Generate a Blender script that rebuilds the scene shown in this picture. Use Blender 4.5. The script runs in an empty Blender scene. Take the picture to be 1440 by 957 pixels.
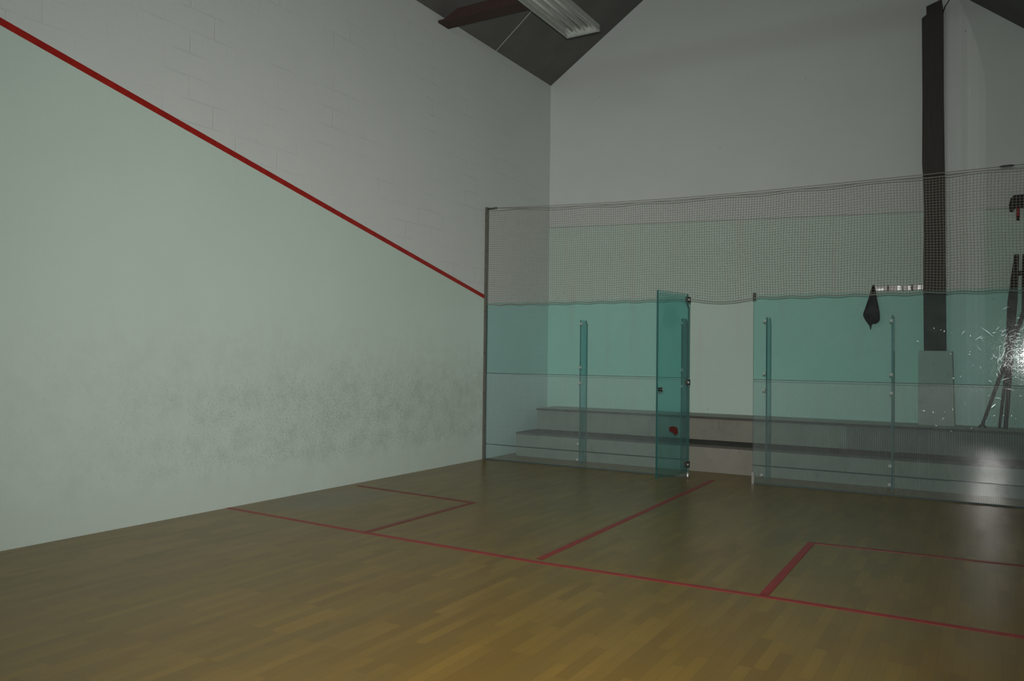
import bpy, bmesh, math, random
from mathutils import Vector, Matrix
random.seed(7)
SC = bpy.context.scene
COL = SC.collection

# ------------------------------------------------------------------ helpers
class MB:
    """collects simple shapes and links them as ONE mesh object"""
    def __init__(self): self.bm = bmesh.new()
    def face(self, pts, mi=0):
        f = self.bm.faces.new([self.bm.verts.new(p) for p in pts]); f.material_index = mi
        return f
    def hexa(self, a, b, mi=0):
        """a, b: matching loops of points (bottom, top) -> closed prism"""
        va = [self.bm.verts.new(p) for p in a]; vb = [self.bm.verts.new(p) for p in b]
        n = len(va); fs = []
        fs.append(self.bm.faces.new(va[::-1])); fs.append(self.bm.faces.new(vb))
        for i in range(n):
            fs.append(self.bm.faces.new((va[i], va[(i+1) % n], vb[(i+1) % n], vb[i])))
        for f in fs: f.material_index = mi
        return fs
    def box(self, x0, x1, y0, y1, z0, z1, mi=0):
        return self.hexa([(x0,y0,z0),(x1,y0,z0),(x1,y1,z0),(x0,y1,z0)],
                         [(x0,y0,z1),(x1,y0,z1),(x1,y1,z1),(x0,y1,z1)], mi)
    def bar(self, p, q, w, h, up=(0,0,1), w2=None, h2=None, mi=0):
        p, q = Vector(p), Vector(q); d = (q-p).normalized(); u = Vector(up)
        s = d.cross(u)
        if s.length < 1e-4: s = d.cross(Vector((1,0,0)))
        s.normalize(); u = s.cross(d).normalized()
        w2 = w if w2 is None else w2; h2 = h if h2 is None else h2
        def ring(c, w, h): return [c - s*w/2 - u*h/2, c + s*w/2 - u*h/2, c + s*w/2 + u*h/2, c - s*w/2 + u*h/2]
        return self.hexa(ring(p, w, h), ring(q, w2, h2), mi)
    def tube(self, pts, r, n=8, closed=False, mi=0, cap=True):
        pts = [Vector(p) for p in pts]; rs = r if isinstance(r, (list, tuple)) else [r]*len(pts)
        rings = []
        ref = None
        for i, p in enumerate(pts):
            d = (pts[min(i+1, len(pts)-1)] - pts[max(i-1, 0)]).normalized()
            if ref is None:
                ref = d.orthogonal().normalized()
            ref = (ref - d*ref.dot(d)).normalized(); b = d.cross(ref)
            rings.append([self.bm.verts.new(p + (ref*math.cos(2*math.pi*k/n) + b*math.sin(2*math.pi*k/n))*rs[i]) for k in range(n)])
        for A, B in zip(rings, rings[1:]):
            for k in range(n):
                f = self.bm.faces.new((A[k], A[(k+1) % n], B[(k+1) % n], B[k])); f.material_index = mi; f.smooth = n > 5
        if cap:
            self.bm.faces.new(rings[0][::-1]).material_index = mi; self.bm.faces.new(rings[-1]).material_index = mi
    def build(self, name, mats, parent=None, bevel=0.0):
        bm = self.bm
        bmesh.ops.recalc_face_normals(bm, faces=bm.faces)
        me = bpy.data.meshes.new(name); bm.to_mesh(me); bm.free()
        for m in (mats if isinstance(mats, (list, tuple)) else [mats]): me.materials.append(m)
        o = bpy.data.objects.new(name, me); COL.objects.link(o)
        if parent is not None:
            o.parent = parent
            o.matrix_parent_inverse = Matrix.Translation(-Vector(parent.location)) if parent.type == 'EMPTY' else Matrix()
        if bevel:
            b = o.modifiers.new('bevel', 'BEVEL'); b.width = bevel; b.segments = 2; b.limit_method = 'ANGLE'
        return o

def thing(name, label, cat, loc, group=None):
    o = bpy.data.objects.new(name, None); COL.objects.link(o); o.location = loc
    o.empty_display_size = 0.1
    return tag(o, label, cat, group)
def tag(o, label, cat, group=None):
    o['label'] = label; o['category'] = cat
    if group: o['group'] = group
    return o
def struct(o, label=None, cat=None):
    o['kind'] = 'structure'
    if label: o['label'] = label
    if cat: o['category'] = cat
    return o

# ------------------------------------------------------------------ materials
class NT:
    def __init__(self, name):
        self.m = bpy.data.materials.new(name); self.m.use_nodes = True
        self.t = self.m.node_tree; self.t.nodes.clear()
        self.out = self.n('ShaderNodeOutputMaterial')
    def n(self, typ, **kw):
        nd = self.t.nodes.new(typ)
        for k, v in kw.items(): setattr(nd, k, v)
        return nd
    def l(self, a, b): self.t.links.new(a, b)
    def set(self, sock, v):
        if isinstance(v, bpy.types.NodeSocket): self.l(v, sock)
        elif isinstance(v, (tuple, list)) and len(v) == 3 and sock.type == 'RGBA': sock.default_value = (*v, 1)
        else: sock.default_value = v
    def math(self, op, a, b=0.0, c=0.0, clamp=False):
        nd = self.n('ShaderNodeMath', operation=op, use_clamp=clamp)
        for i, v in enumerate((a, b, c)): self.set(nd.inputs[i], v)
        return nd.outputs[0]
    def ramp(self, v, lo, hi, a=0.0, b=1.0):
        nd = self.n('ShaderNodeMapRange', interpolation_type='SMOOTHSTEP')
        for i, x in enumerate((v, lo, hi, a, b)): self.set(nd.inputs[i], x)
        return nd.outputs[0]
    def mix(self, f, a, b, mode='MIX'):
        nd = self.n('ShaderNodeMix', data_type='RGBA', blend_type=mode)
        self.set(nd.inputs[0], f); self.set(nd.inputs[6], a); self.set(nd.inputs[7], b)
        return nd.outputs[2]
    def co(self, scale=None, rot=None):
        c = self.n('ShaderNodeTexCoord').outputs['Object']
        if scale or rot:
            mp = self.n('ShaderNodeMapping'); self.l(c, mp.inputs[0])
            if scale: mp.inputs['Scale'].default_value = scale
            if rot: mp.inputs['Rotation'].default_value = rot
            c = mp.outputs[0]
        return c
    def noise(self, vec, scale, detail=3.0, rough=0.55):
        nd = self.n('ShaderNodeTexNoise'); self.l(vec, nd.inputs['Vector'])
        nd.inputs['Scale'].default_value = scale; nd.inputs['Detail'].default_value = detail; nd.inputs['Roughness'].default_value = rough
        return nd.outputs['Fac']
    def sep(self, v):
        s = self.n('ShaderNodeSeparateXYZ'); self.l(v, s.inputs[0]); return s.outputs
    def pbr(self, col, rough=0.6, spec=0.4, metal=0.0, bump=None, bstr=0.2, bdist=0.01):
        p = self.n('ShaderNodeBsdfPrincipled')
        self.set(p.inputs['Base Color'], col); self.set(p.inputs['Roughness'], rough); self.set(p.inputs['Metallic'], metal)
        self.set(p.inputs['Specular IOR Level'], spec)
        if bump is not None:
            b = self.n('ShaderNodeBump'); b.inputs['Strength'].default_value = bstr; b.inputs['Distance'].default_value = bdist
            self.l(bump, b.inputs['Height']); self.l(b.outputs[0], p.inputs['Normal'])
        self.l(p.outputs[0], self.out.inputs[0]); return self.m

def plain(name, col, rough=0.6, spec=0.4, metal=0.0, var=0.12, scale=14.0, bstr=0.1):
    t = NT(name); n = t.noise(t.co(), scale)
    c = t.mix(n, tuple(x*(1-var) for x in col), tuple(min(1, x*(1+var)) for x in col))
    return t.pbr(c, rough, spec, metal, bump=n, bstr=bstr, bdist=0.003)

GREY = (0.62, 0.665, 0.645); GREEN = (0.565, 0.685, 0.615)

def mat_wall_left():
    t = NT('left_wall_paint'); c = t.co(); s = t.sep(c); y, z = s[1], s[2]
    # painted boundary: green below the sloping out line, court side only
    line = t.math('MULTIPLY_ADD', y, -0.236, 2.21)
    green = t.math('MULTIPLY', t.math('LESS_THAN', z, line), t.math('LESS_THAN', y, 0.0))
    # blockwork showing through the upper paint
    mp = t.n('ShaderNodeCombineXYZ'); t.l(y, mp.inputs[0]); t.l(z, mp.inputs[1])
    br = t.n('ShaderNodeTexBrick'); t.l(mp.outputs[0], br.inputs['Vector'])
    br.inputs['Scale'].default_value = 1.0; br.inputs['Brick Width'].default_value = 0.5; br.inputs['Row Height'].default_value = 0.2
    br.inputs['Mortar Size'].default_value = 0.011; br.inputs['Mortar Smooth'].default_value = 1.0
    joint = br.outputs['Fac']
    patch = t.ramp(t.noise(c, 1.4, 4), 0.45, 0.62)
    joint = t.math('MULTIPLY', t.math('MULTIPLY', joint, patch), t.math('SUBTRACT', 1.0, green))
    cloud = t.noise(c, 1.1, 6, 0.6)
    up = t.mix(cloud, tuple(v*0.95 for v in GREY), tuple(v*1.05 for v in GREY))
    up = t.mix(t.math('MULTIPLY', joint, 0.14), up, (0.22, 0.24, 0.24))
    lo = t.mix(cloud, tuple(v*0.95 for v in GREEN), tuple(v*1.05 for v in GREEN))
    # ball scuffs: thick low down towards the back corner, thin elsewhere
    st = t.co(scale=(1, 1, 1.6))
    fine = t.noise(st, 48, 6, 0.72); coarse = t.noise(c, 2.2, 4)
    zone = t.math('MULTIPLY', t.ramp(z, 0.05, 0.45), t.ramp(z, 2.0, 0.9))
    zone2 = t.math('MULTIPLY', zone, t.ramp(y, -8.5, -2.6))
    amt = t.math('MULTIPLY_ADD', zone2, 0.16, t.math('MULTIPLY', coarse, 0.10))
    thr = t.math('SUBTRACT', 0.69, amt)
    spots = t.ramp(t.math('SUBTRACT', fine, thr), 0.0, 0.14)
    lo = t.mix(t.math('MULTIPLY', spots, t.math('MULTIPLY_ADD', zone2, 0.22, 0.22)), lo, (0.16, 0.17, 0.155))
    grime = t.math('MULTIPLY', zone2, t.ramp(t.noise(c, 4.5, 13, 0.82), 0.40, 0.66))
    lo = t.mix(t.math('MULTIPLY', grime, 0.42), lo, (0.34, 0.365, 0.31))
    # pale washed band near the floor
    base = t.math('MULTIPLY', t.ramp(z, 0.5, 0.1), t.noise(c, 4.0, 4))
    lo = t.mix(t.math('MULTIPLY', base, 0.5), lo, (0.52, 0.54, 0.52))
    # dark round ball marks
    vo = t.n('ShaderNodeTexVoronoi'); t.l(t.mix(0.03, st, t.n('ShaderNodeTexNoise', noise_dimensions='3D').outputs['Color']), vo.inputs['Vector']); vo.inputs['Scale'].default_value = 15.0
    sc = t.sep(vo.outputs['Color'])
    ball = t.math('MULTIPLY', t.math('LESS_THAN', vo.outputs['Distance'], t.math('MULTIPLY', sc[1], 0.20)), t.math('GREATER_THAN', sc[0], 0.62))
    ball = t.math('MULTIPLY', ball, t.ramp(z, 1.3, 0.45)); ball = t.math('MULTIPLY', ball, t.ramp(y, -4.5, -1.0)); ball = t.math('MULTIPLY', ball, t.ramp(t.noise(c, 2.6, 4), 0.50, 0.60))
    lo = t.mix(t.math('MULTIPLY', ball, 0.40), lo, (0.12, 0.12, 0.12))
    col = t.mix(green, up, lo)
    h = t.math('SUBTRACT', t.noise(c, 40, 4), t.math('MULTIPLY', joint, 1.5))
    return t.pbr(col, 0.75, 0.25, bump=h, bstr=0.25, bdist=0.004)

def mat_wall_back():
    t = NT('gallery_wall_paint'); c = t.co(); s = t.sep(c); x, z = s[0], s[2]
    line = t.math('MULTIPLY_ADD', x, -0.036, 3.445)
    green = t.math('LESS_THAN', z, line)
    edge = t.math('LESS_THAN', t.math('ABSOLUTE', t.math('SUBTRACT', z, line)), 0.008)
    cloud = t.noise(c, 1.3, 6, 0.6)
    up = t.mix(cloud, tuple(v*0.95 for v in GREY), tuple(v*1.05 for v in GREY))
    lo = t.mix(cloud, tuple(v*0.95 for v in GREEN), tuple(v*1.05 for v in GREEN))
    pink = t.ramp(t.noise(t.co(scale=(2.4, 2.4, 0.25)), 1.6, 5, 0.6), 0.52, 0.70)
    lo = t.mix(t.math('MULTIPLY', pink, 0.45), lo, (0.60, 0.58, 0.545))
    col = t.mix(green, up, lo)
    col = t.mix(t.math('MULTIPLY', edge, 0.45), col, (0.2, 0.22, 0.2))
    # reflected flash light painted as pale runs right of the column, narrowing towards the top
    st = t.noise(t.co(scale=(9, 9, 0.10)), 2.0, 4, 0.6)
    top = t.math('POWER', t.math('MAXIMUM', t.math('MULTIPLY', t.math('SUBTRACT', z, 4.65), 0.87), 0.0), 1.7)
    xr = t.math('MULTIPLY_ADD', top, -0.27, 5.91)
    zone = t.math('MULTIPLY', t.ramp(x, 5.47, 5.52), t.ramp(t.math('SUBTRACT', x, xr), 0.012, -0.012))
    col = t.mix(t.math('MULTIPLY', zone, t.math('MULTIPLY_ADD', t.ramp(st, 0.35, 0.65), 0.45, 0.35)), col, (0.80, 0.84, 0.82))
    # small black specks near the top
    vo = t.n('ShaderNodeTexVoronoi'); t.l(c, vo.inputs['Vector']); vo.inputs['Scale'].default_value = 7.0
    sc = t.sep(vo.outputs['Color'])
    dot = t.math('MULTIPLY', t.math('LESS_THAN', vo.outputs['Distance'], 0.06), t.math('GREATER_THAN', sc[0], 0.93))
    col = t.mix(t.math('MULTIPLY', dot, 0.5), col, (0.1, 0.1, 0.1))
    return t.pbr(col, 0.8, 0.2, bump=t.noise(c, 30, 4), bstr=0.2, bdist=0.004)

def mat_floor():
    t = NT('strip_parquet'); c = t.co(); s = t.sep(c)
    v = t.n('ShaderNodeCombineXYZ'); t.l(s[1], v.inputs[0]); t.l(s[0], v.inputs[1])
    def brick(mw, rh, w):
        br = t.n('ShaderNodeTexBrick'); t.l(v.outputs[0], br.inputs['Vector'])
        br.offset = 0.37; br.offset_frequency = 3
        br.inputs['Scale'].default_value = 1.0; br.inputs['Brick Width'].default_value = w; br.inputs['Row Height'].default_value = rh
        br.inputs['Mortar Size'].default_value = mw; br.inputs['Mortar Smooth'].default_value = 0.3; br.inputs['Bias'].default_value = 0.0
        br.inputs['Color1'].default_value = (0, 0, 0, 1); br.inputs['Color2'].default_value = (1, 1, 1, 1)
        return br
    b = brick(0.0012, 0.065, 0.42)
    tone = t.sep(b.outputs['Color'])[0]
    grain = t.noise(t.co(scale=(26, 1.6, 1)), 3.0, 5, 0.6)
    stain = t.noise(t.co(scale=(1.6, 0.8, 1)), 1.3, 5, 0.62)
    A = (0.190, 0.107, 0.010); B = (0.278, 0.164, 0.018)
    col = t.mix(tone, A, B)
    col = t.mix(t.math('MULTIPLY', grain, 0.45), col, (0.155, 0.090, 0.016))
    col = t.mix(t.ramp(stain, 0.46, 0.72, 0.0, 0.34), col, (0.14, 0.105, 0.036))
    col = t.mix(t.math('MULTIPLY', b.outputs['Fac'], 0.45), col, (0.09, 0.06, 0.025))
    # grey scuffed patch beside the left wall
    d = t.math('ADD', t.math('POWER', t.math('SUBTRACT', s[0], 0.45), 2), t.math('MULTIPLY', t.math('POWER', t.math('ADD', s[1], 3.4), 2), 0.5))
    col = t.mix(t.math('MULTIPLY', t.ramp(d, 0.3, 0.0), 0.45), col, (0.11, 0.11, 0.10))
    rough = t.math('MULTIPLY_ADD', stain, 0.10, t.math('MULTIPLY_ADD', grain, 0.05, 0.235))
    return t.pbr(col, rough, 0.45)

def mat_line(name, col):
    t = NT(name); c = t.co(); w = t.noise(c, 9, 5, 0.65)
    cc = t.mix(t.ramp(w, 0.3, 0.75), col, tuple(v*0.72 for v in col))
    return t.pbr(cc, 0.45, 0.4, bump=w, bstr=0.05)

def mat_glass(name, tint, dots):
    """toughened safety glass; both faces of the pane tint, the outer side reflects"""
    t = NT(name); c = t.co(); s = t.sep(c)
    tr = t.n('ShaderNodeBsdfTransparent'); tr.inputs[0].default_value = (*tint, 1)
    gl = t.n('ShaderNodeBsdfGlossy')
    gl.inputs['Color'].default_value = (1, 1, 1, 1)
    smear = t.noise(c, 7, 5, 0.65)
    fine = t.ramp(t.noise(c, 95, 3, 0.7), 0.48, 0.66)
    t.l(t.math('MULTIPLY_ADD', fine, 0.07, t.math('MULTIPLY_ADD', smear, 0.06, 0.01)), gl.inputs['Roughness'])
    fr = t.n('ShaderNodeFresnel'); fr.inputs['IOR'].default_value = 1.52
    back = t.n('ShaderNodeNewGeometry').outputs['Backfacing']
    fac = t.math('MULTIPLY', fr.outputs[0], t.math('SUBTRACT', 1.0, back), clamp=True)
    # hazy, hand-scuffed surface: a broad soft lobe beside the clean mirror one
    g2 = t.n('ShaderNodeBsdfGlossy'); g2.inputs['Roughness'].default_value = 0.24
    gm = t.n('ShaderNodeMixShader'); gm.inputs[0].default_value = 0.10; t.l(gl.outputs[0], gm.inputs[1]); t.l(g2.outputs[0], gm.inputs[2])
    mx = t.n('ShaderNodeMixShader'); t.l(fac, mx.inputs[0]); t.l(tr.outputs[0], mx.inputs[1]); t.l(gm.outputs[0], mx.inputs[2])
    # dusty film / printed dots: a thin scattering layer
    df = t.n('ShaderNodeBsdfDiffuse'); df.inputs['Color'].default_value = (0.62, 0.66, 0.68, 1)
    if dots:
        # fine printed pinstripes, denser and patchier in places
        sx = t.math('ABSOLUTE', t.math('SUBTRACT', t.math('FRACT', t.math('MULTIPLY', s[0], 48.0)), 0.5))
        stripe = t.ramp(sx, 0.16, 0.30)
        streak = t.noise(t.co(scale=(30, 1, 0.6)), 2.0, 4)
        film = t.math('MULTIPLY_ADD', stripe, t.math('MULTIPLY', streak, 0.17), t.math('MULTIPLY_ADD', t.ramp(smear, 0.35, 0.8), 0.04, 0.06))
    else:
        film = t.math('MULTIPLY_ADD', t.ramp(smear, 0.35, 0.8), 0.04, 0.02)
    film = t.math('MULTIPLY', film, t.math('SUBTRACT', 1.0, back))
    m2 = t.n('ShaderNodeMixShader'); t.l(film, m2.inputs[0]); t.l(mx.outputs[0], m2.inputs[1]); t.l(df.outputs[0], m2.inputs[2])
    t.l(m2.outputs[0], t.out.inputs[0]); return t.m
DOTS = 0.34

def mat_concrete(name, col):
    t = NT(name); c = t.co(); n = t.noise(c, 3.5, 6, 0.65); f = t.noise(c, 45, 3)
    cc = t.mix(n, tuple(v*0.78 for v in col), tuple(v*1.18 for v in col))
    dirt = t.ramp(t.noise(t.co(scale=(1, 1, 0.6)), 6, 5, 0.7), 0.55, 0.72)
    cc = t.mix(t.math('MULTIPLY', dirt, 0.35), cc, tuple(v*0.45 for v in col))
    return t.pbr(cc, 0.85, 0.2, bump=t.math('ADD', n, t.math('MULTIPLY', f, 0.4)), bstr=0.35, bdist=0.006)

def mat_timber(name, a, b):
    t = NT(name); g = t.noise(t.co(scale=(18, 18, 0.9)), 2.5, 5, 0.6)
    return t.pbr(t.mix(g, a, b), 0.7, 0.25, bump=g, bstr=0.3, bdist=0.004)

M = dict(
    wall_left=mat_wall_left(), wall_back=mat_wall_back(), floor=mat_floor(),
    plaster=plain('white_plaster', GREY, 0.8, 0.2, var=0.05, scale=1.5),
    roof=plain('dark_roof_board', (0.13, 0.128, 0.122), 0.85, 0.2, var=0.25, scale=2.2, bstr=0.3),
    red_wall=mat_line('red_out_line_paint', (0.40, 0.018, 0.012)),
    red_floor=mat_line('red_floor_paint', (0.36, 0.028, 0.030)),
    glass=mat_glass('teal_safety_glass', (0.845, 0.972, 0.965), False),
    glass_dot=mat_glass('teal_dotted_safety_glass', (0.87, 0.965, 0.962), True),
    fin=mat_glass('teal_glass_fin', (0.60, 0.86, 0.875), False),
    door=mat_glass('teal_door_glass', (0.755, 0.925, 0.92), False),
    edge=plain('dark_green_glass_edge', (0.02, 0.10, 0.095), 0.25, 0.5, var=0.05),
    seal=plain('grey_seal', (0.06, 0.09, 0.09), 0.6),
    steel=plain('worn_steel', (0.55, 0.55, 0.54), 0.35, 0.5, 0.85, var=0.15),
    bolt=plain('pale_bolt_cap', (0.50, 0.49, 0.46), 0.5, 0.4, 0.1, var=0.05),
    darksteel=plain('dark_hinge_steel', (0.05, 0.05, 0.045), 0.4, 0.5, 0.4),
    post=plain('brown_grey_post_paint', (0.12, 0.12, 0.105), 0.6, 0.3, var=0.25, scale=9),
    cord=plain('grey_brown_cord', (0.27, 0.255, 0.22), 0.9, 0.1),
    twine=plain('net_twine', (0.36, 0.335, 0.29), 0.9, 0.1),
    concrete=mat_concrete('bench_concrete', (0.285, 0.272, 0.23)),
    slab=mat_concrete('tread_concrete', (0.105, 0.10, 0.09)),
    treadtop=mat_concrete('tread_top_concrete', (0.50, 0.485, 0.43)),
    darkslab=mat_concrete('darker_concrete', (0.20, 0.195, 0.178)),
    pedestal=mat_concrete('pedestal_concrete', (0.50, 0.455, 0.41)),
    timber=mat_timber('dark_column_timber', (0.042, 0.038, 0.035), (0.075, 0.068, 0.062)),
    beam=mat_timber('red_brown_beam_timber', (0.05, 0.031, 0.027), (0.075, 0.045, 0.038)),
    enamel=plain('white_lamp_enamel', (0.42, 0.45, 0.42), 0.45, 0.4, var=0.1),
    tube=plain('frosted_lamp_tube', (0.55, 0.58, 0.56), 0.3, 0.5, var=0.03),
    louvre=plain('dull_reflector', (0.45, 0.48, 0.45), 0.5, 0.4, 0.0, var=0.12),
    black=plain('black_cloth', (0.008, 0.008, 0.009), 0.9, 0.15, var=0.3, scale=30),
    chrome=plain('bright_chrome', (0.85, 0.86, 0.85), 0.35, 0.5, 0.6, var=0.08),
    rackboard=plain('worn_rack_plate', (0.50, 0.47, 0.44), 0.35, 0.5, 0.2, var=0.45, scale=32),
    darkwood=mat_timber('dark_stand_wood', (0.018, 0.016, 0.016), (0.05, 0.043, 0.04)),
    redhandle=plain('red_plastic_handle', (0.30, 0.02, 0.025), 0.4, 0.5),
    rubber=plain('black_rubber', (0.02, 0.02, 0.02), 0.7, 0.3),
    sticker=plain('red_sticker', (0.15, 0.02, 0.018), 0.5, 0.4),
    stickerw=plain('pale_print', (0.5, 0.36, 0.34), 0.6, 0.3),
    scratch=plain('glinting_scratch', (0.62, 0.74, 0.76), 0.36, 0.5, 0.85, var=0.05, scale=160, bstr=0.5),
    red_worn=mat_line('worn_red_floor_paint', (0.23, 0.035, 0.030)),
)

# ------------------------------------------------------------------ camera (squash-court coordinates, metres)
CP = Vector((5.9195, -9.15229, 1.40041)); YAW, PITCH, ROLL, F = -0.53947, 0.02084, 0.0120, 1114.54
f = Vector((math.sin(YAW)*math.cos(PITCH), math.cos(YAW)*math.cos(PITCH), math.sin(PITCH)))
r0 = Vector((math.cos(YAW), -math.sin(YAW), 0)); u0 = r0.cross(f)
cr, sr = math.cos(ROLL), math.sin(ROLL)
R_, U_ = r0*cr + u0*sr, u0*cr - r0*sr
cam = bpy.data.cameras.new('camera'); co = bpy.data.objects.new('camera', cam); COL.objects.link(co)
mw = Matrix((R_, U_, -f)).transposed().to_4x4(); mw.translation = CP; co.matrix_world = mw
cam.sensor_fit = 'HORIZONTAL'; cam.sensor_width = 36.0; cam.lens = F*36.0/1440.0; cam.clip_start = 0.05
SC.camera = co

# ------------------------------------------------------------------ setting
W, YF, YG = 6.40, -9.75, 1.84
EAVE, SLOPE_L, SLOPE_R, RX = 5.70, 0.665, 0.83, 3.25
def roof_z(x): return EAVE + SLOPE_L*x if x <= RX else EAVE + SLOPE_L*RX - SLOPE_R*(x - RX)
ER = roof_z(W)

b = MB(); b.box(-0.2, W+0.2, YF-0.2, YG+0.2, -0.2, 0.0)
floor = struct(b.build('floor', M['floor']), 'worn yellow-brown strip parquet court floor', 'floor')

b = MB(); b.box(-0.2, 0.0, YF-0.2, YG+0.2, 0.0, EAVE)
wl = struct(b.build('wall_left', M['wall_left']), 'left side wall, scuffed pale green below the red line and grey above', 'wall')
b = MB(); b.box(W, W+0.2, YF-0.2, YG+0.2, 0.0, ER)
struct(b.build('wall_right', M['plaster']), 'plain right side wall of the court', 'wall')
def gable(y0, y1):
    b = MB(); P = [(0, 0), (W, 0), (W, ER), (RX, roof_z(RX)), (0, EAVE)]
    b.hexa([(x, y0, z) for x, z in P], [(x, y1, z) for x, z in P]); return b
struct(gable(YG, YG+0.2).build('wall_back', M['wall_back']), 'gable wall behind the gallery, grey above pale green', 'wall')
struct(gable(YF-0.2, YF).build('wall_front', M['plaster']), 'front wall of the court', 'wall')
b = MB()
for xa, xb in ((-0.2, RX), (RX, W+0.2)):
    za = roof_z(xa) if xa > 0 else EAVE - 0.2*SLOPE_L
    zb = roof_z(xb)
    b.hexa([(xa, YF-0.2, za), (xb, YF-0.2, zb), (xb, YG+0.2, zb), (xa, YG+0.2, za)],
           [(xa, YF-0.2, za+0.15), (xb, YF-0.2, zb+0.15), (xb, YG+0.2, zb+0.15), (xa, YG+0.2, za+0.15)])
struct(b.build('ceiling', M['roof']), 'dark boarded underside of the pitched roof', 'ceiling')

# pale joint strip on the roof slope
b = MB(); b.bar((0.01, 0.19, EAVE-0.003), (0.62, 0.12, EAVE+0.62*SLOPE_L-0.006), 0.012, 0.006)
struct(b.build('trim_1', M['enamel']), 'thin pale joint strip on the dark roof slope')

# tie beam across the court
b = MB()
P = [(0.0, 5.59), (5.93, 5.60), (5.80, 5.715), (0.29, 5.715), (0.09, 5.625), (0.0, 5.62)]
b.hexa([(x, -1.17, z) for x, z in P], [(x, -0.95, z) for x, z in P])
tag(b.build('tie_beam', M['beam']), 'dark red-brown timber beam across the roof above the strip light', 'beam')

# added high window in the front gable, out of view: frames the fill light
b = MB()
for q in ((1.65, 1.70, 4.50, 5.90), (4.70, 4.75, 4.50, 5.90), (3.175, 3.225, 4.50, 5.90), (1.65, 4.75, 4.50, 4.55), (1.65, 4.75, 5.85, 5.90)):
    b.box(q[0], q[1], YF, YF+0.06, q[2], q[3])
struct(b.build('fill_window_1', M['enamel']), 'added high white-framed window in the front gable, out of view', 'window')

# painted lines
def strip(pts, w, name, label, mat, parent, n=(0, 0, 1), t=0.0012):
    b = MB(); a, c = Vector(pts[0]), Vector(pts[1]); d = (c-a).normalized(); nn = Vector(n); s = d.cross(nn).normalized()
    lo = [a - s*w/2, a + s*w/2, c + s*w/2, c - s*w/2]
    b.hexa(lo, [p + nn*t for p in lo]); o = b.build(name, mat, parent); o['label'] = label; return o
LW = 0.052
SL_ = ((0.0, -4.262, 0), (1.70, -4.338, 0), (3.265, -4.375, 0), (4.78, -4.318, 0), (W, -4.29, 0))
NLINE = [0]
def polystrip(pts, w, name, label, mat, parent):
    NLINE[0] += 1
    b = MB(); pts = [Vector(p) for p in pts]; L = []; R = []
    for i, p in enumerate(pts):
        d = (pts[min(i+1, len(pts)-1)] - pts[max(0, i-1)]).normalized(); s = d.cross(Vector((0, 0, 1)))
        L.append(p - s*w/2); R.append(p + s*w/2)
    up = Vector((0, 0, 0.0010+0.0004*NLINE[0]))
    for i in range(len(pts)-1):
        b.face([L[i]+up, R[i]+up, R[i+1]+up, L[i+1]+up])
    # thin rim so that the paint has a body
    for Q in (L, R):
        for i in range(len(Q)-1): b.face([Q[i], Q[i+1], Q[i+1]+up, Q[i]+up])
    bmesh.ops.remove_doubles(b.bm, verts=b.bm.verts, dist=1e-5)
    o = b.build(name, mat, parent); o['label'] = label; return o
polystrip(SL_, LW, 'short_line', 'red short line across the court', M['red_floor'], floor)
polystrip(((3.255, -4.30, 0), (3.20, -0.02, 0)), LW, 'half_court_line', 'red half-court line running to the doorway', M['red_floor'], floor)
polystrip(((1.70, -4.31, 0), (1.694, -2.775, 0)), LW, 'service_box_line', 'worn red side line of the left service box', M['red_worn'], floor)
polystrip(((1.718, -2.788, 0), (0.414, -2.684, 0), (0.12, -2.66, 0)), LW, 'service_box_line', 'worn red back line of the left service box', M['red_worn'], floor)
polystrip(((4.78, -4.29, 0), (4.765, -2.69, 0)), LW, 'service_box_line', 'red side line of the right service box', M['red_floor'], floor)
polystrip(((4.741, -2.706, 0), (6.142, -2.602, 0), (W, -2.59, 0)), LW*0.8, 'service_box_line', 'worn red back line of the right service box', M['red_worn'], floor)
b = MB()
def ol(y): return 2.192 - 0.2362*y
b.hexa([(0, -0.01, ol(-0.01)), (0, YF, ol(YF)), (0, YF, ol(YF)+0.055), (0, -0.01, ol(-0.01)+0.055)],
       [(0.0015, -0.01, ol(-0.01)), (0.0015, YF, ol(YF)), (0.0015, YF, ol(YF)+0.055), (0.0015, -0.01, ol(-0.01)+0.055)])
o = b.build('out_line', M['red_wall'], wl); o['label'] = 'red out line sloping down the left wall'

# ------------------------------------------------------------------ gallery: stepped concrete seats
X0 = 0.17; T1, T2, Y1, Y2 = 0.335, 0.645, 0.60, 1.20
b = MB(); b.box(X0, W-0.001, Y1, YG-0.001, 0.0, T1-0.03); 
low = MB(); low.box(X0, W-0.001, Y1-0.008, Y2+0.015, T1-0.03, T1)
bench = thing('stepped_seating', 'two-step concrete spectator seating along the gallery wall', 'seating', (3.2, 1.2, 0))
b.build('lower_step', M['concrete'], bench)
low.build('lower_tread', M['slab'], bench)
b = MB(); b.box(X0, 4.46, Y2+0.015, YG-0.001, T1-0.03, T2-0.03); b.box(4.46, W-0.001, Y2+0.015, YG-0.001, T1-0.03, T2-0.03, 1)  # right-hand stretch of the upper step in darker concrete
b.build('upper_step', [M['concrete'], M['darkslab']], bench)
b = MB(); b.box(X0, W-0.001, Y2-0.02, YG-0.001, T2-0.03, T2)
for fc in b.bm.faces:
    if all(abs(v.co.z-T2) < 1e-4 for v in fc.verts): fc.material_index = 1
b.build('upper_tread', [M['slab'], M['treadtop']], bench)  # shadow line under the nosing is painted as the dark front edge

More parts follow.
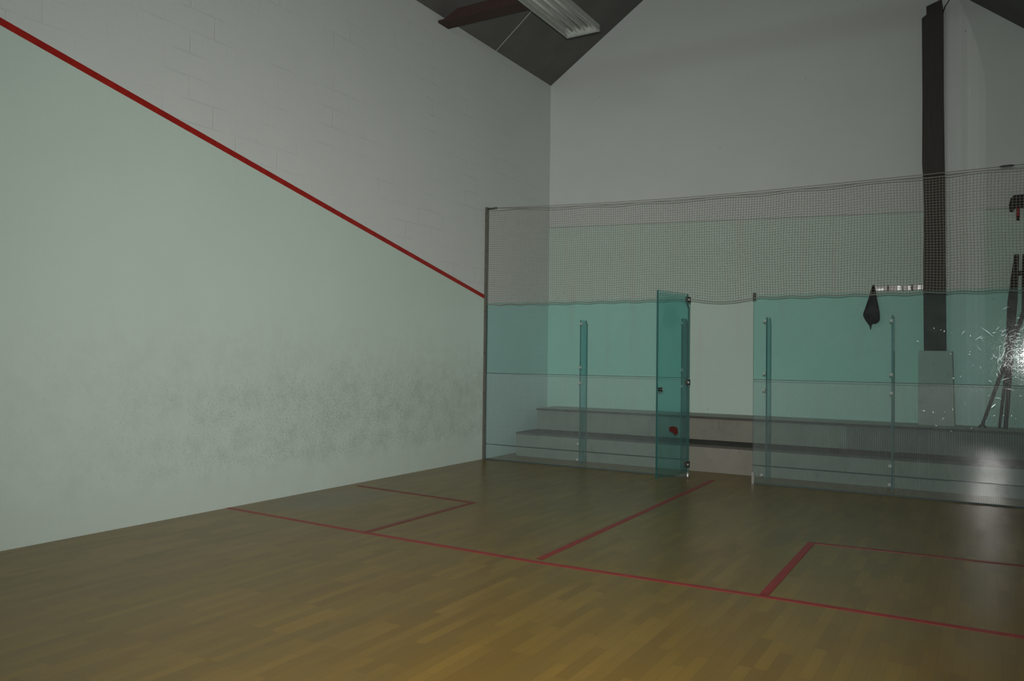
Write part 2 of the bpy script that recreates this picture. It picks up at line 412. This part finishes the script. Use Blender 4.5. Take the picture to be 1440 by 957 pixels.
# timber column on its concrete pedestal
b = MB(); b.hexa([(5.215, 1.52, T2), (5.60, 1.52, T2), (5.60, YG-0.001, T2), (5.215, YG-0.001, T2)],
                 [(5.22, 1.52, 1.535), (5.575, 1.52, 1.535), (5.575, YG-0.001, 1.535), (5.22, YG-0.001, 1.535)])
ped = tag(b.build('concrete_pedestal', M['pedestal'], bevel=0.008), 'grey concrete block under the dark timber column', 'pedestal')
b = MB()
ya, yb = 1.60, YG-0.001
Lp = [(5.272, 1.535), (5.262, 2.6), (5.272, 3.2), (5.262, 3.62), (5.250, 3.80), (5.253, 4.6), (5.245, 5.585), (5.295, 5.62), (5.293, 5.72), (5.46, 5.775)]
Rp = [(5.505, 1.535), (5.495, 2.6), (5.487, 3.6), (5.475, 4.6), (5.470, 5.70)]
P = Lp + Rp[::-1]
b.hexa([(x, ya, z) for x, z in P], [(x, yb, z) for x, z in P])
tag(b.build('timber_column', M['timber'], bevel=0.004), 'tall near-black timber column with a notched top on the gallery wall', 'column')
b = MB(); b.tube([(5.462, 1.70, 5.62), (5.49, 1.72, 5.72), (5.535, 1.74, 5.80), (5.555, 1.76, 5.93), (5.552, 1.76, roof_z(5.552))], 0.007, 6)
tag(b.build('loose_cable', M['rubber']), 'thin black cable hanging from the roof to the column top', 'cable')

# ------------------------------------------------------------------ glass back wall
ZT, ZM, ZL = 2.135, 1.178, 0.212
TH = 0.012; SKEW = 0.043
def pane(xs, z0, z1, mat, parent, skew=0.0, name='glass_pane'):
    """one pane from xs[0] to xs[-1]; past the last fin it bows out by skew"""
    b = MB(); ys = [-(x-xs[-2])*skew if x > xs[-2] else 0.0 for x in xs]; h = TH/2
    for i in range(len(xs)-1):
        x0, x1, a, c = xs[i], xs[i+1], ys[i], ys[i+1]
        b.face([(x0,a-h,z0),(x1,c-h,z0),(x1,c-h,z1),(x0,a-h,z1)], 0); b.face([(x0,a+h,z0),(x1,c+h,z0),(x1,c+h,z1),(x0,a+h,z1)], 0)
        b.face([(x0,a-h,z0),(x1,c-h,z0),(x1,c+h,z0),(x0,a+h,z0)], 1); b.face([(x0,a-h,z1),(x1,c-h,z1),(x1,c+h,z1),(x0,a+h,z1)], 1)
    for x, y in ((xs[0], ys[0]), (xs[-1], ys[-1])): b.face([(x,y-h,z0),(x,y-h,z1),(x,y+h,z1),(x,y+h,z0)], 1)
    bmesh.ops.remove_doubles(b.bm, verts=b.bm.verts, dist=1e-6)
    return b.build(name, [mat, M['edge']], parent)
def fin(x, parent, depth=0.20, z0=0.05, z1=1.885, t=0.014):
    b = MB(); y0, y1 = TH/2+0.002, TH/2+depth
    prof = [(y0, z0), (y1, z0), (y1, z1-0.06), (y1-0.04, z1), (y0, z1)]
    A = [(x-t/2, y, z) for y, z in prof]; B = [(x+t/2, y, z) for y, z in prof]
    b.face(A, 0); b.face(B, 0)
    for i in range(5):
        j = (i+1) % 5; b.face([A[i], A[j], B[j], B[i]], 1)
    bmesh.ops.remove_doubles(b.bm, verts=b.bm.verts, dist=1e-6)
    return b.build('glass_fin', [M['fin'], M['edge']], parent)
def bolt(x, z, parent):
    b = MB(); b.tube([(x, -TH/2-0.012, z), (x, -TH/2-0.007, z), (x, -TH/2, z)], [0.007, 0.010, 0.010], 12)
    b.bar((x, TH/2, z), (x, TH/2+0.03, z), 0.03, 0.03)
    return b.build('bolt', M['bolt'], parent)
def section(name, label, xs, finx, bolts):
    t = thing(name, label, 'glass wall', ((xs[0]+xs[-1])/2, 0, 0), 'glass wall sections')
    k = SKEW if xs[-1] > 6 else 0.0      # tall right-hand pane bent slightly out of line to shift the flash glare
    pane(xs, ZM+0.003, ZT, M['glass'], t, k)
    pane(xs, ZL+0.003, ZM-0.003, M['glass_dot'], t, 0.1*k)
    pane(xs, 0.012, ZL-0.003, M['glass_dot'], t)
    for zz in (ZM, ZL):
        b = MB(); b.box(xs[0], xs[-1], -TH/2-0.0006, TH/2+0.0006, zz-0.0032, zz+0.0032); b.build('joint', M['seal'], t)
    b = MB(); b.box(xs[0], xs[-1], -0.012, 0.012, 0.0, 0.0125); b.build('floor_channel', M['seal'], t)
    for x in finx: fin(x, t)
    for x, z in bolts: bolt(x, z, t)
    return t
gl_ = section('glass_wall', 'teal glass wall section from the left court wall to the open door', (0.034, 1.452, 2.90), (1.458, 2.80),
        [(1.462,1.836),(1.458,1.278),(1.454,1.08),(1.440,0.30),(1.432,0.10),(2.80,1.83),(2.80,1.27),(2.80,1.075),(2.885,0.04)])
gr_ = section('glass_wall', 'teal scratched glass wall section right of the doorway', (3.645, 5.065, 6.238), (3.79, 5.075),
        [(3.770,1.843),(3.766,1.25),(3.762,1.064),(3.742,0.104),(5.066,1.829),(5.066,1.264),(5.066,1.071),(5.056,0.31),(5.05,0.114)])
# jamb clip and floor shoe at the doorway's right edge
b = MB(); b.box(3.638, 3.668, -0.014, 0.014, 2.085, 2.165); b.build('clip', M['darksteel'], gr_)
b = MB(); b.box(3.634, 3.66, -0.014, 0.014, 0.0, 0.13); b.build('clip', M['steel'], gr_)

# scratches round the middle of the right-hand pane
b = MB(); rr = random.Random(3)
def scr(x, z, ang, L, w):
    d = Vector((math.cos(ang), 0, math.sin(ang))); n = Vector((-d.z, 0, d.x)); c = Vector((x, -TH/2-0.0008-(x-5.066)*SKEW, z)); bend = (rr.random()-.5)*0.25*L
    P = [c - d*L/2, c + n*bend, c + d*L/2]
    W_ = [0.1*w, w, 0.1*w]
    for i in range(2):
        b.face([P[i]-n*W_[i]/2, P[i+1]-n*W_[i+1]/2, P[i+1]+n*W_[i+1]/2, P[i]+n*W_[i]/2])
for i in range(190):
    a = rr.uniform(0, 2*math.pi); q = abs(rr.gauss(0, 0.24))
    x, z = 6.17 + q*math.cos(a)*0.8, 1.46 + q*math.sin(a)*1.0
    if not 5.10 < x < 6.22 or abs(z-ZM) < 0.02 or not 0.3 < z < 2.05: continue
    scr(x, z, a + math.pi/2 + rr.gauss(0, 0.5), rr.uniform(0.015, 0.085), rr.uniform(0.0012, 0.0035))
scr(5.93, 1.70, -0.72, 0.15, 0.003); scr(6.06, 1.49, 1.25, 0.12, 0.006); scr(5.98, 0.98, 0.8, 0.06, 0.010)
for i in range(40):
    x, z = rr.uniform(5.3, 6.2), rr.uniform(0.7, 1.75)
    if abs(z-ZM) > 0.02: scr(x, z, rr.uniform(0, 3.1), rr.uniform(0.006, 0.022), rr.uniform(0.002, 0.005))
o = b.build('scratches', M['scratch'], gr_); o['label'] = 'pale scratches on the right-hand pane'; o['kind'] = 'stuff'

# open glass door, swung into the court
HX, HY = 2.905, -0.06
FX, FY = 2.785, -0.775
dd = Vector((FX-HX, FY-HY, 0)); DW = dd.length; dd.normalize(); dn = Vector((-dd.y, dd.x, 0))
if dn.x < 0: dn = -dn
door = thing('glass_door', 'teal glass door standing open into the court', 'door', (HX, HY, 0))
def dpt(s, n, z): return Vector((HX, HY, 0)) + dd*s + dn*n + Vector((0, 0, z))
Z0, Z1 = 0.075, 2.165
t = 0.011
prof = [(0.0, Z0+0.16), (0.03, Z0+0.13), (0.03, Z0), (DW, Z0), (DW, Z1), (0.03, Z1), (0.03, Z1-0.12), (0.0, Z1-0.16),
        (0.0, 1.20), (0.03, 1.165), (0.03, 1.09), (0.0, 1.07)]
b = MB(); A = [dpt(s, -t, z) for s, z in prof]; B = [dpt(s, t, z) for s, z in prof]
b.face(A, 0); b.face(B, 0)
for i in range(len(prof)):
    j = (i+1) % len(prof); b.face([A[i], A[j], B[j], B[i]], 1)
bmesh.ops.remove_doubles(b.bm, verts=b.bm.verts, dist=1e-6)
b.build('door_pane', [M['door'], M['edge']], door)
for zc in (2.10, 1.128, 0.165):
    b = MB(); b.hexa([dpt(-0.025, -0.014, zc-0.035), dpt(0.06, -0.014, zc-0.035), dpt(0.06, 0.014, zc-0.035), dpt(-0.025, 0.014, zc-0.035)],
                     [dpt(-0.025, -0.014, zc+0.035), dpt(0.06, -0.014, zc+0.035), dpt(0.06, 0.014, zc+0.035), dpt(-0.025, 0.014, zc+0.035)])
    h = b.build('hinge', M['darksteel'], door, bevel=0.003)
    b = MB(); b.tube([dpt(0.03, 0.014, zc), dpt(0.03, 0.022, zc)], 0.014, 12); b.build('hinge_cap', M['chrome'], h)
b = MB(); b.tube([dpt(DW-0.06, 0.006, 1.06), dpt(DW-0.06, 0.03, 1.06)], 0.022, 14)
b.tube([dpt(DW-0.06, -0.006, 1.06), dpt(DW-0.06, -0.03, 1.06)], 0.022, 14)
b.build('lock', M['darksteel'], door)
b = MB(); b.tube([dpt(DW-0.072, 0.03, 1.06), dpt(DW-0.072, 0.034, 1.06)], 0.009, 10); b.build('lock_cap', M['chrome'], door)
b = MB(); b.tube([(HX-0.0, HY, 0.0), (HX, HY, 0.03), (HX, HY, 0.10)], [0.02, 0.016, 0.012], 12); b.build('floor_pivot', M['steel'], door)
# small peeling red sticker
sx = DW*0.5
q = [(sx-0.10, 0.545), (sx-0.095, 0.60), (sx-0.06, 0.62), (sx+0.02, 0.635), (sx+0.105, 0.63), (sx+0.10, 0.585), (sx+0.02, 0.565), (sx-0.02, 0.535), (sx-0.06, 0.53)]
b = MB(); b.hexa([dpt(s, t+0.0004, z) for s, z in q], [dpt(s, t+0.0012, z) for s, z in q])
st = b.build('sticker', M['sticker'], door); st['label'] = 'small red sticker low on the glass door'

# ------------------------------------------------------------------ net posts, net
b = MB(); b.box(0.0, 0.032, -0.025, 0.025, 0.0, 3.455)
pl = thing('net_post', 'brown-grey upright strip fixed to the left wall at the net end', 'post', (0.02, 0, 0), 'net posts')
b.build('upright', M['post'], pl)
b = MB(); b.box(0.0, 0.17, 0.004, 0.02, 3.425, 3.450); b.build('top_arm', M['darksteel'], pl)
for z in (3.36, 3.27, 2.02, 1.45, 0.9, 0.4):
    b = MB(); b.tube([(0.017, -0.025, z), (0.017, -0.033, z)], 0.008, 8); b.build('screw', M['darksteel'], pl)
pr = thing('net_post', 'dark upright post at the right end of the net', 'post', (6.27, 0, 0), 'net posts')
b = MB(); b.box(6.243, 6.30, -0.03, 0.03, 0.0, 4.0); b.build('upright', M['timber'], pr)
b = MB(); b.box(6.04, 6.16, -0.012, 0.012, 3.335, 3.365); b.build('tensioner', M['darksteel'], pr) if False else b.bm.free()

xs0, xs1 = 0.04, 6.236
def cable_z(x):
    u = (x-xs0)/(xs1-xs0); return 3.44 - 0.105*math.sin(min(1, u/0.62)*math.pi/2) - 0.015*math.sin(u*math.pi) 
def scallop(x): return 0.010 + 0.016*(0.5+0.5*math.sin(x*7.3+0.6*math.sin(x*3.1)))
def top_z(x): return cable_z(x) - 0.012 - scallop(x)
def bot_z(x):
    if 2.90 < x < 3.70:
        u = (x-2.90)/0.8; return 2.112 - 0.045*math.sin(u*math.pi)
    return 2.110 + 0.006*math.sin(x*19)
def yy(x, tt): return -0.012 - 0.020*math.sin(tt*math.pi)*(0.6+0.4*math.sin(x*2.1))
net = thing('court_net', 'fine brown-grey mesh net stretched above the glass back wall', 'net', (3.14, 0, 2.1))
b = MB(); NV, NH, TR = 206, 42, 0.0018
for i in range(NV+1):
    x = xs0 + (xs1-xs0)*i/NV; pts = []
    for k in range(8):
        tt = k/7; zb, zt = bot_z(x), top_z(x)
        pts.append((x + 0.006*math.sin(tt*5+x*2.3), yy(x, tt), zb + (zt-zb)*tt))
    b.tube(pts, TR, 3, cap=False)
for j in range(1, NH):
    tt = j/NH; pts = []
    for k in range(90):
        x = xs0 + (xs1-xs0)*k/89; zb, zt = bot_z(x), top_z(x)
        pts.append((x, yy(x, tt), zb + (zt-zb)*tt))
    b.tube(pts, TR, 3, cap=False)
o = b.build('mesh_panel', M['twine'], net)
b = MB(); b.tube([(xs0 + (xs1-xs0)*k/160, -0.012, top_z(xs0 + (xs1-xs0)*k/160)) for k in range(161)], 0.0045, 6); b.build('top_cord', M['cord'], net)
b = MB(); b.tube([(xs0 + (xs1-xs0)*k/200, -0.013, bot_z(xs0 + (xs1-xs0)*k/200)) for k in range(201)], 0.005, 6); b.build('bottom_cord', M['cord'], net)
b = MB(); b.tube([(0.036 + 6.204*k/60, -0.012, cable_z(0.036+6.204*k/60)) for k in range(61)], 0.004, 6)
tag(b.build('support_cable', M['cord']), 'thin straight cable carrying the top edge of the net', 'cable')
b = MB(); b.tube([(6.03, -0.012, cable_z(6.03)), (6.06, -0.012, cable_z(6.06)+0.002), (6.13, -0.012, cable_z(6.13)+0.002), (6.16, -0.012, cable_z(6.16))], [0.005, 0.011, 0.011, 0.005], 8)
tag(b.build('cable_tensioner', M['darksteel']), 'dark turnbuckle on the cable near the right post', 'tensioner')

# ------------------------------------------------------------------ strip light
lx0, lx1, ly0, ly1, lz = 1.525, 1.965, -2.12, -0.60, 5.30
lamp = thing('strip_light', 'unlit white fluorescent strip light hanging under the roof beam', 'light', ((lx0+lx1)/2, (ly0+ly1)/2, lz))
b = MB()
mx = (lx0+lx1)/2
prof = [(lx0, lz), (lx0, lz+0.07), (lx0+0.08, lz+0.11), (lx1-0.08, lz+0.11), (lx1, lz+0.07), (lx1, lz),
        (lx1-0.016, lz), (lx1-0.02, lz+0.045), (lx1-0.09, lz+0.085), (lx0+0.09, lz+0.085), (lx0+0.02, lz+0.045), (lx0+0.016, lz)]
A = [(x, ly0, z) for x, z in prof]; B = [(x, ly1, z) for x, z in prof]
n = len(prof)
va = [b.bm.verts.new(p) for p in A]; vb = [b.bm.verts.new(p) for p in B]
for i in range(n): b.bm.faces.new((va[i], va[(i+1) % n], vb[(i+1) % n], vb[i]))
for v in (va, vb):
    for i in range(6):
        j = n-1-i
        if i < 5: b.bm.faces.new((v[i], v[i+1], v[j-1], v[j]))
b.build('housing', M['enamel'], lamp)
for y in (ly0, ly1):
    b = MB(); s = 0.012
    b.hexa([(lx0, y-s, lz-0.004), (lx1, y-s, lz-0.004), (lx1, y-s, lz+0.072), (lx1-0.08, y-s, lz+0.112), (lx0+0.08, y-s, lz+0.112), (lx0, y-s, lz+0.072)],
           [(lx0, y+s, lz-0.004), (lx1, y+s, lz-0.004), (lx1, y+s, lz+0.072), (lx1-0.08, y+s, lz+0.112), (lx0+0.08, y+s, lz+0.112), (lx0, y+s, lz+0.072)])
    b.build('end_cap', M['enamel'], lamp)
for k, x in enumerate((lx0+0.115, mx, lx1-0.115)):
    b = MB(); b.tube([(x, ly0+0.05, lz+0.04), (x, ly1-0.06, lz+0.04)], 0.018, 12); b.build('lamp_tube', M['tube'], lamp)
for x in (lx0+0.065, mx-0.055, mx+0.055, lx1-0.065):
    b = MB(); b.hexa([(x-0.004, ly0+0.02, lz+0.012), (x+0.004, ly0+0.02, lz+0.012), (x+0.014, ly0+0.02, lz+0.078), (x-0.014, ly0+0.02, lz+0.078)],
                     [(x-0.004, ly1-0.02, lz+0.012), (x+0.004, ly1-0.02, lz+0.012), (x+0.014, ly1-0.02, lz+0.078), (x-0.014, ly1-0.02, lz+0.078)])
    b.build('reflector', M['louvre'], lamp)
# crumpled reflective end plate inside the far end
b = MB(); rr = random.Random(11); nx = 9
row0 = [Vector((lx0+0.03+(lx1-lx0-0.06)*i/nx, ly1-0.02, lz+0.006)) for i in range(nx+1)]
row1 = [Vector((lx0+0.03+(lx1-lx0-0.06)*i/nx, ly1-0.12-rr.uniform(0, 0.05), lz+0.05+rr.uniform(-0.012, 0.012))) for i in range(nx+1)]
for i in range(nx):
    b.face([row0[i], row0[i+1], row1[i+1]]); b.face([row0[i], row1[i+1], row1[i]])
bmesh.ops.remove_doubles(b.bm, verts=b.bm.verts, dist=1e-6)
o = b.build('end_reflector', M['chrome'], lamp); so = o.modifiers.new('solid', 'SOLIDIFY'); so.thickness = 0.003
for y in (-1.0,):
    for x in (mx-0.08, mx+0.08):
        b = MB(); b.tube([(x, y-0.06, lz+0.105), (x, y-0.06, 5.60)], 0.006, 6); b.build('hanger', M['darksteel'], lamp)

# ------------------------------------------------------------------ coat rack, black cloth bag
b = MB(); b.box(4.72, 5.252, YG-0.022, YG, 2.285, 2.355)
rack = thing('hook_rail', 'shiny worn rail of hooks on the gallery wall left of the column', 'hook rail', (4.98, YG, 2.3))
b.build('rail', M['rackboard'], rack, bevel=0.004)
for i, x in enumerate((4.685, 4.86, 5.02, 5.13, 5.235)):
    q = 0.5 if i == 0 else 1.0
    b = MB(); b.tube([(x, YG-0.022, 2.295), (x, YG-0.022-0.028*q, 2.288), (x, YG-0.022-0.053*q, 2.30), (x, YG-0.022-0.058*q, 2.325)], [0.008, 0.007, 0.007, 0.009], 8)
    b.tube([(x, YG-0.022, 2.315), (x, YG-0.022-0.023*q, 2.335), (x, YG-0.022-0.038*q, 2.352)], [0.008, 0.006, 0.009], 8)
    b.build('hook', M['darksteel'] if i in (0, 1, 3) else M['chrome'], rack)
b = MB(); b.box(4.665, 4.72, YG-0.022, YG, 2.29, 2.35); b.build('end_plate', M['chrome'], rack)
for x, w_, z_ in ((4.765, 0.042, 2.325), (4.985, 0.02, 2.348), (5.10, 0.012, 2.34), (5.222, 0.026, 2.345)):
    b = MB(); b.box(x-w_, x+w_, YG-0.027, YG-0.02, 2.295, z_); b.build('plate', M['chrome'], rack)

# black cloth hanging from the rail: gathered at the top, flaring and drawn to a drooping point
def cloth():
    b = MB(); N = 20
    levels = [(2.36, 4.700, 0.010, 0.010), (2.335, 4.700, 0.022, 0.016), (2.30, 4.697, 0.028, 0.020), (2.25, 4.694, 0.036, 0.026), (2.17, 4.688, 0.056, 0.036), (2.08, 4.684, 0.078, 0.044),
              (2.01, 4.680, 0.094, 0.050), (1.965, 4.681, 0.098, 0.048), (1.93, 4.684, 0.084, 0.042), (1.90, 4.676, 0.056, 0.032), (1.87, 4.668, 0.030, 0.022), (1.85, 4.668, 0.014, 0.012), (1.80, 4.668, 0.005, 0.005)]
    rings = []
    for z, cx, rx, ry in levels:
        ring = []
        for k in range(N):
            a = 2*math.pi*k/N; g = 1 + 0.16*math.sin(a*5 + z*9)
            zz = z - (0.030*math.sin(a*3+0.6) if 1.87 < z < 1.99 else 0)
            ring.append(b.bm.verts.new((cx + rx*math.cos(a)*(1+0.05*math.sin(a*5+z*9)), YG-0.112 + ry*math.sin(a)*g, zz)))
        rings.append(ring)
    for A, B in zip(rings, rings[1:]):
        for k in range(N):
            f_ = b.bm.faces.new((A[k], A[(k+1) % N], B[(k+1) % N], B[k])); f_.smooth = True
    b.bm.faces.new(rings[0]); b.bm.faces.new(rings[-1])
    return b.build('hanging_cloth', M['black'])
tag(cloth(), 'black cloth hanging gathered from the left end of the hook rail', 'cloth')

# mallet-like (hung on a nail) tool on the wall at the right edge
tool = thing('hand_mallet', 'dark-headed mallet with a red handle hung on the wall at far right', 'mallet', (6.23, YG-0.06, 3.2))
b = MB()
prof = [(6.148, 3.26), (6.165, 3.33), (6.20, 3.36), (6.36, 3.365), (6.36, 3.215), (6.21, 3.22), (6.185, 3.17), (6.155, 3.18)]
b.hexa([(x, YG-0.09, z) for x, z in prof], [(x, YG+0.001, z) for x, z in prof]); b.build('head', M['rubber'], tool, bevel=0.008)
b = MB(); b.tube([(6.238, YG-0.05, 3.24), (6.238, YG-0.05, 3.19), (6.236, YG-0.05, 3.11)], [0.011, 0.016, 0.023], 10); b.build('handle', M['redhandle'], tool)
b = MB(); b.tube([(6.236, YG-0.05, 3.11), (6.237, YG-0.05, 3.065)], [0.017, 0.014], 10); b.build('handle_tip', M['rubber'], tool)

# folded dark stand leaning at the far right
stand = thing('folding_stand', 'dark folded wooden stand with splayed legs leaning on the wall at far right', 'stand', (6.1, 1.5, T2))
def leg(p, q, w, h, w2=None, h2=None, name='leg'):
    b = MB(); b.bar(p, q, w, h, up=(0, 1, 0), w2=w2, h2=h2); return b.build(name, M['darkwood'], stand, bevel=0.003)
leg((6.178, 1.66, 2.10), (6.222, 1.74, 2.66), 0.10, 0.05, 0.05, 0.04, 'upright')
leg((6.14, 1.53, 1.45), (6.178, 1.66, 2.11), 0.075, 0.05, 0.10, 0.05, 'upright')
leg((6.105, 1.42, T2+0.012), (6.165, 1.53, 1.50), 0.045, 0.035, 0.05, 0.04)
leg((6.045, 1.42, T2+0.012), (6.135, 1.53, 1.50), 0.03, 0.03, 0.04, 0.04)
leg((5.875, 1.40, T2+0.03), (6.285, 1.60, 1.98), 0.035, 0.03, 0.05, 0.04)
leg((6.285, 1.60, 1.96), (6.30, 1.74, 2.66), 0.045, 0.03, 0.045, 0.03, 'upright')
b = MB(); b.bar((6.215, 1.70, 2.44), (6.33, 1.70, 2.44), 0.03, 0.05); b.build('crossbar', M['darkwood'], stand)
b = MB(); b.bar((5.84, 1.39, T2+0.014), (5.885, 1.40, T2+0.06), 0.025, 0.02); b.bar((5.915, 1.39, T2+0.014), (5.88, 1.40, T2+0.06), 0.025, 0.02); b.build('foot', M['darkwood'], stand)

# ------------------------------------------------------------------ light: the camera's flash plus a weak fill light added in the front gable
def area(name, loc, target, sx, sy, power, col):
    l = bpy.data.lights.new(name, 'AREA'); l.shape = 'RECTANGLE'; l.size = sx; l.size_y = sy; l.energy = power; l.color = col
    o = bpy.data.objects.new(name, l); COL.objects.link(o); o.location = loc
    o.rotation_euler = (Vector(target)-Vector(loc)).to_track_quat('-Z', 'Y').to_euler(); return o
fp = CP + U_*0.13 + R_*0.0 - f*0.02
fdir = f + R_*((690-720)/F) + U_*((478-495)/F)
fl = area('camera_flash', fp, fp + fdir*5, 0.06, 0.035, 102.0, (1.0, 0.97, 0.93)); fl.data.spread = math.radians(92)
area('gable_fill_light', (3.2, YF+0.03, 5.2), (3.2, 0, 4.4), 3.0, 1.3, 62.0, (0.88, 1.0, 0.98))  # fill light added at the unseen gable window to brighten the gallery

w = bpy.data.worlds.new('world'); SC.world = w; w.use_nodes = True
w.node_tree.nodes['Background'].inputs[0].default_value = (0.02, 0.02, 0.02, 1)

vs = SC.view_settings
SC.display_settings.display_device = 'sRGB'
vs.view_transform = 'Standard'; vs.look = 'None'; vs.exposure = 0.0; vs.gamma = 1.0; vs.use_curve_mapping = False
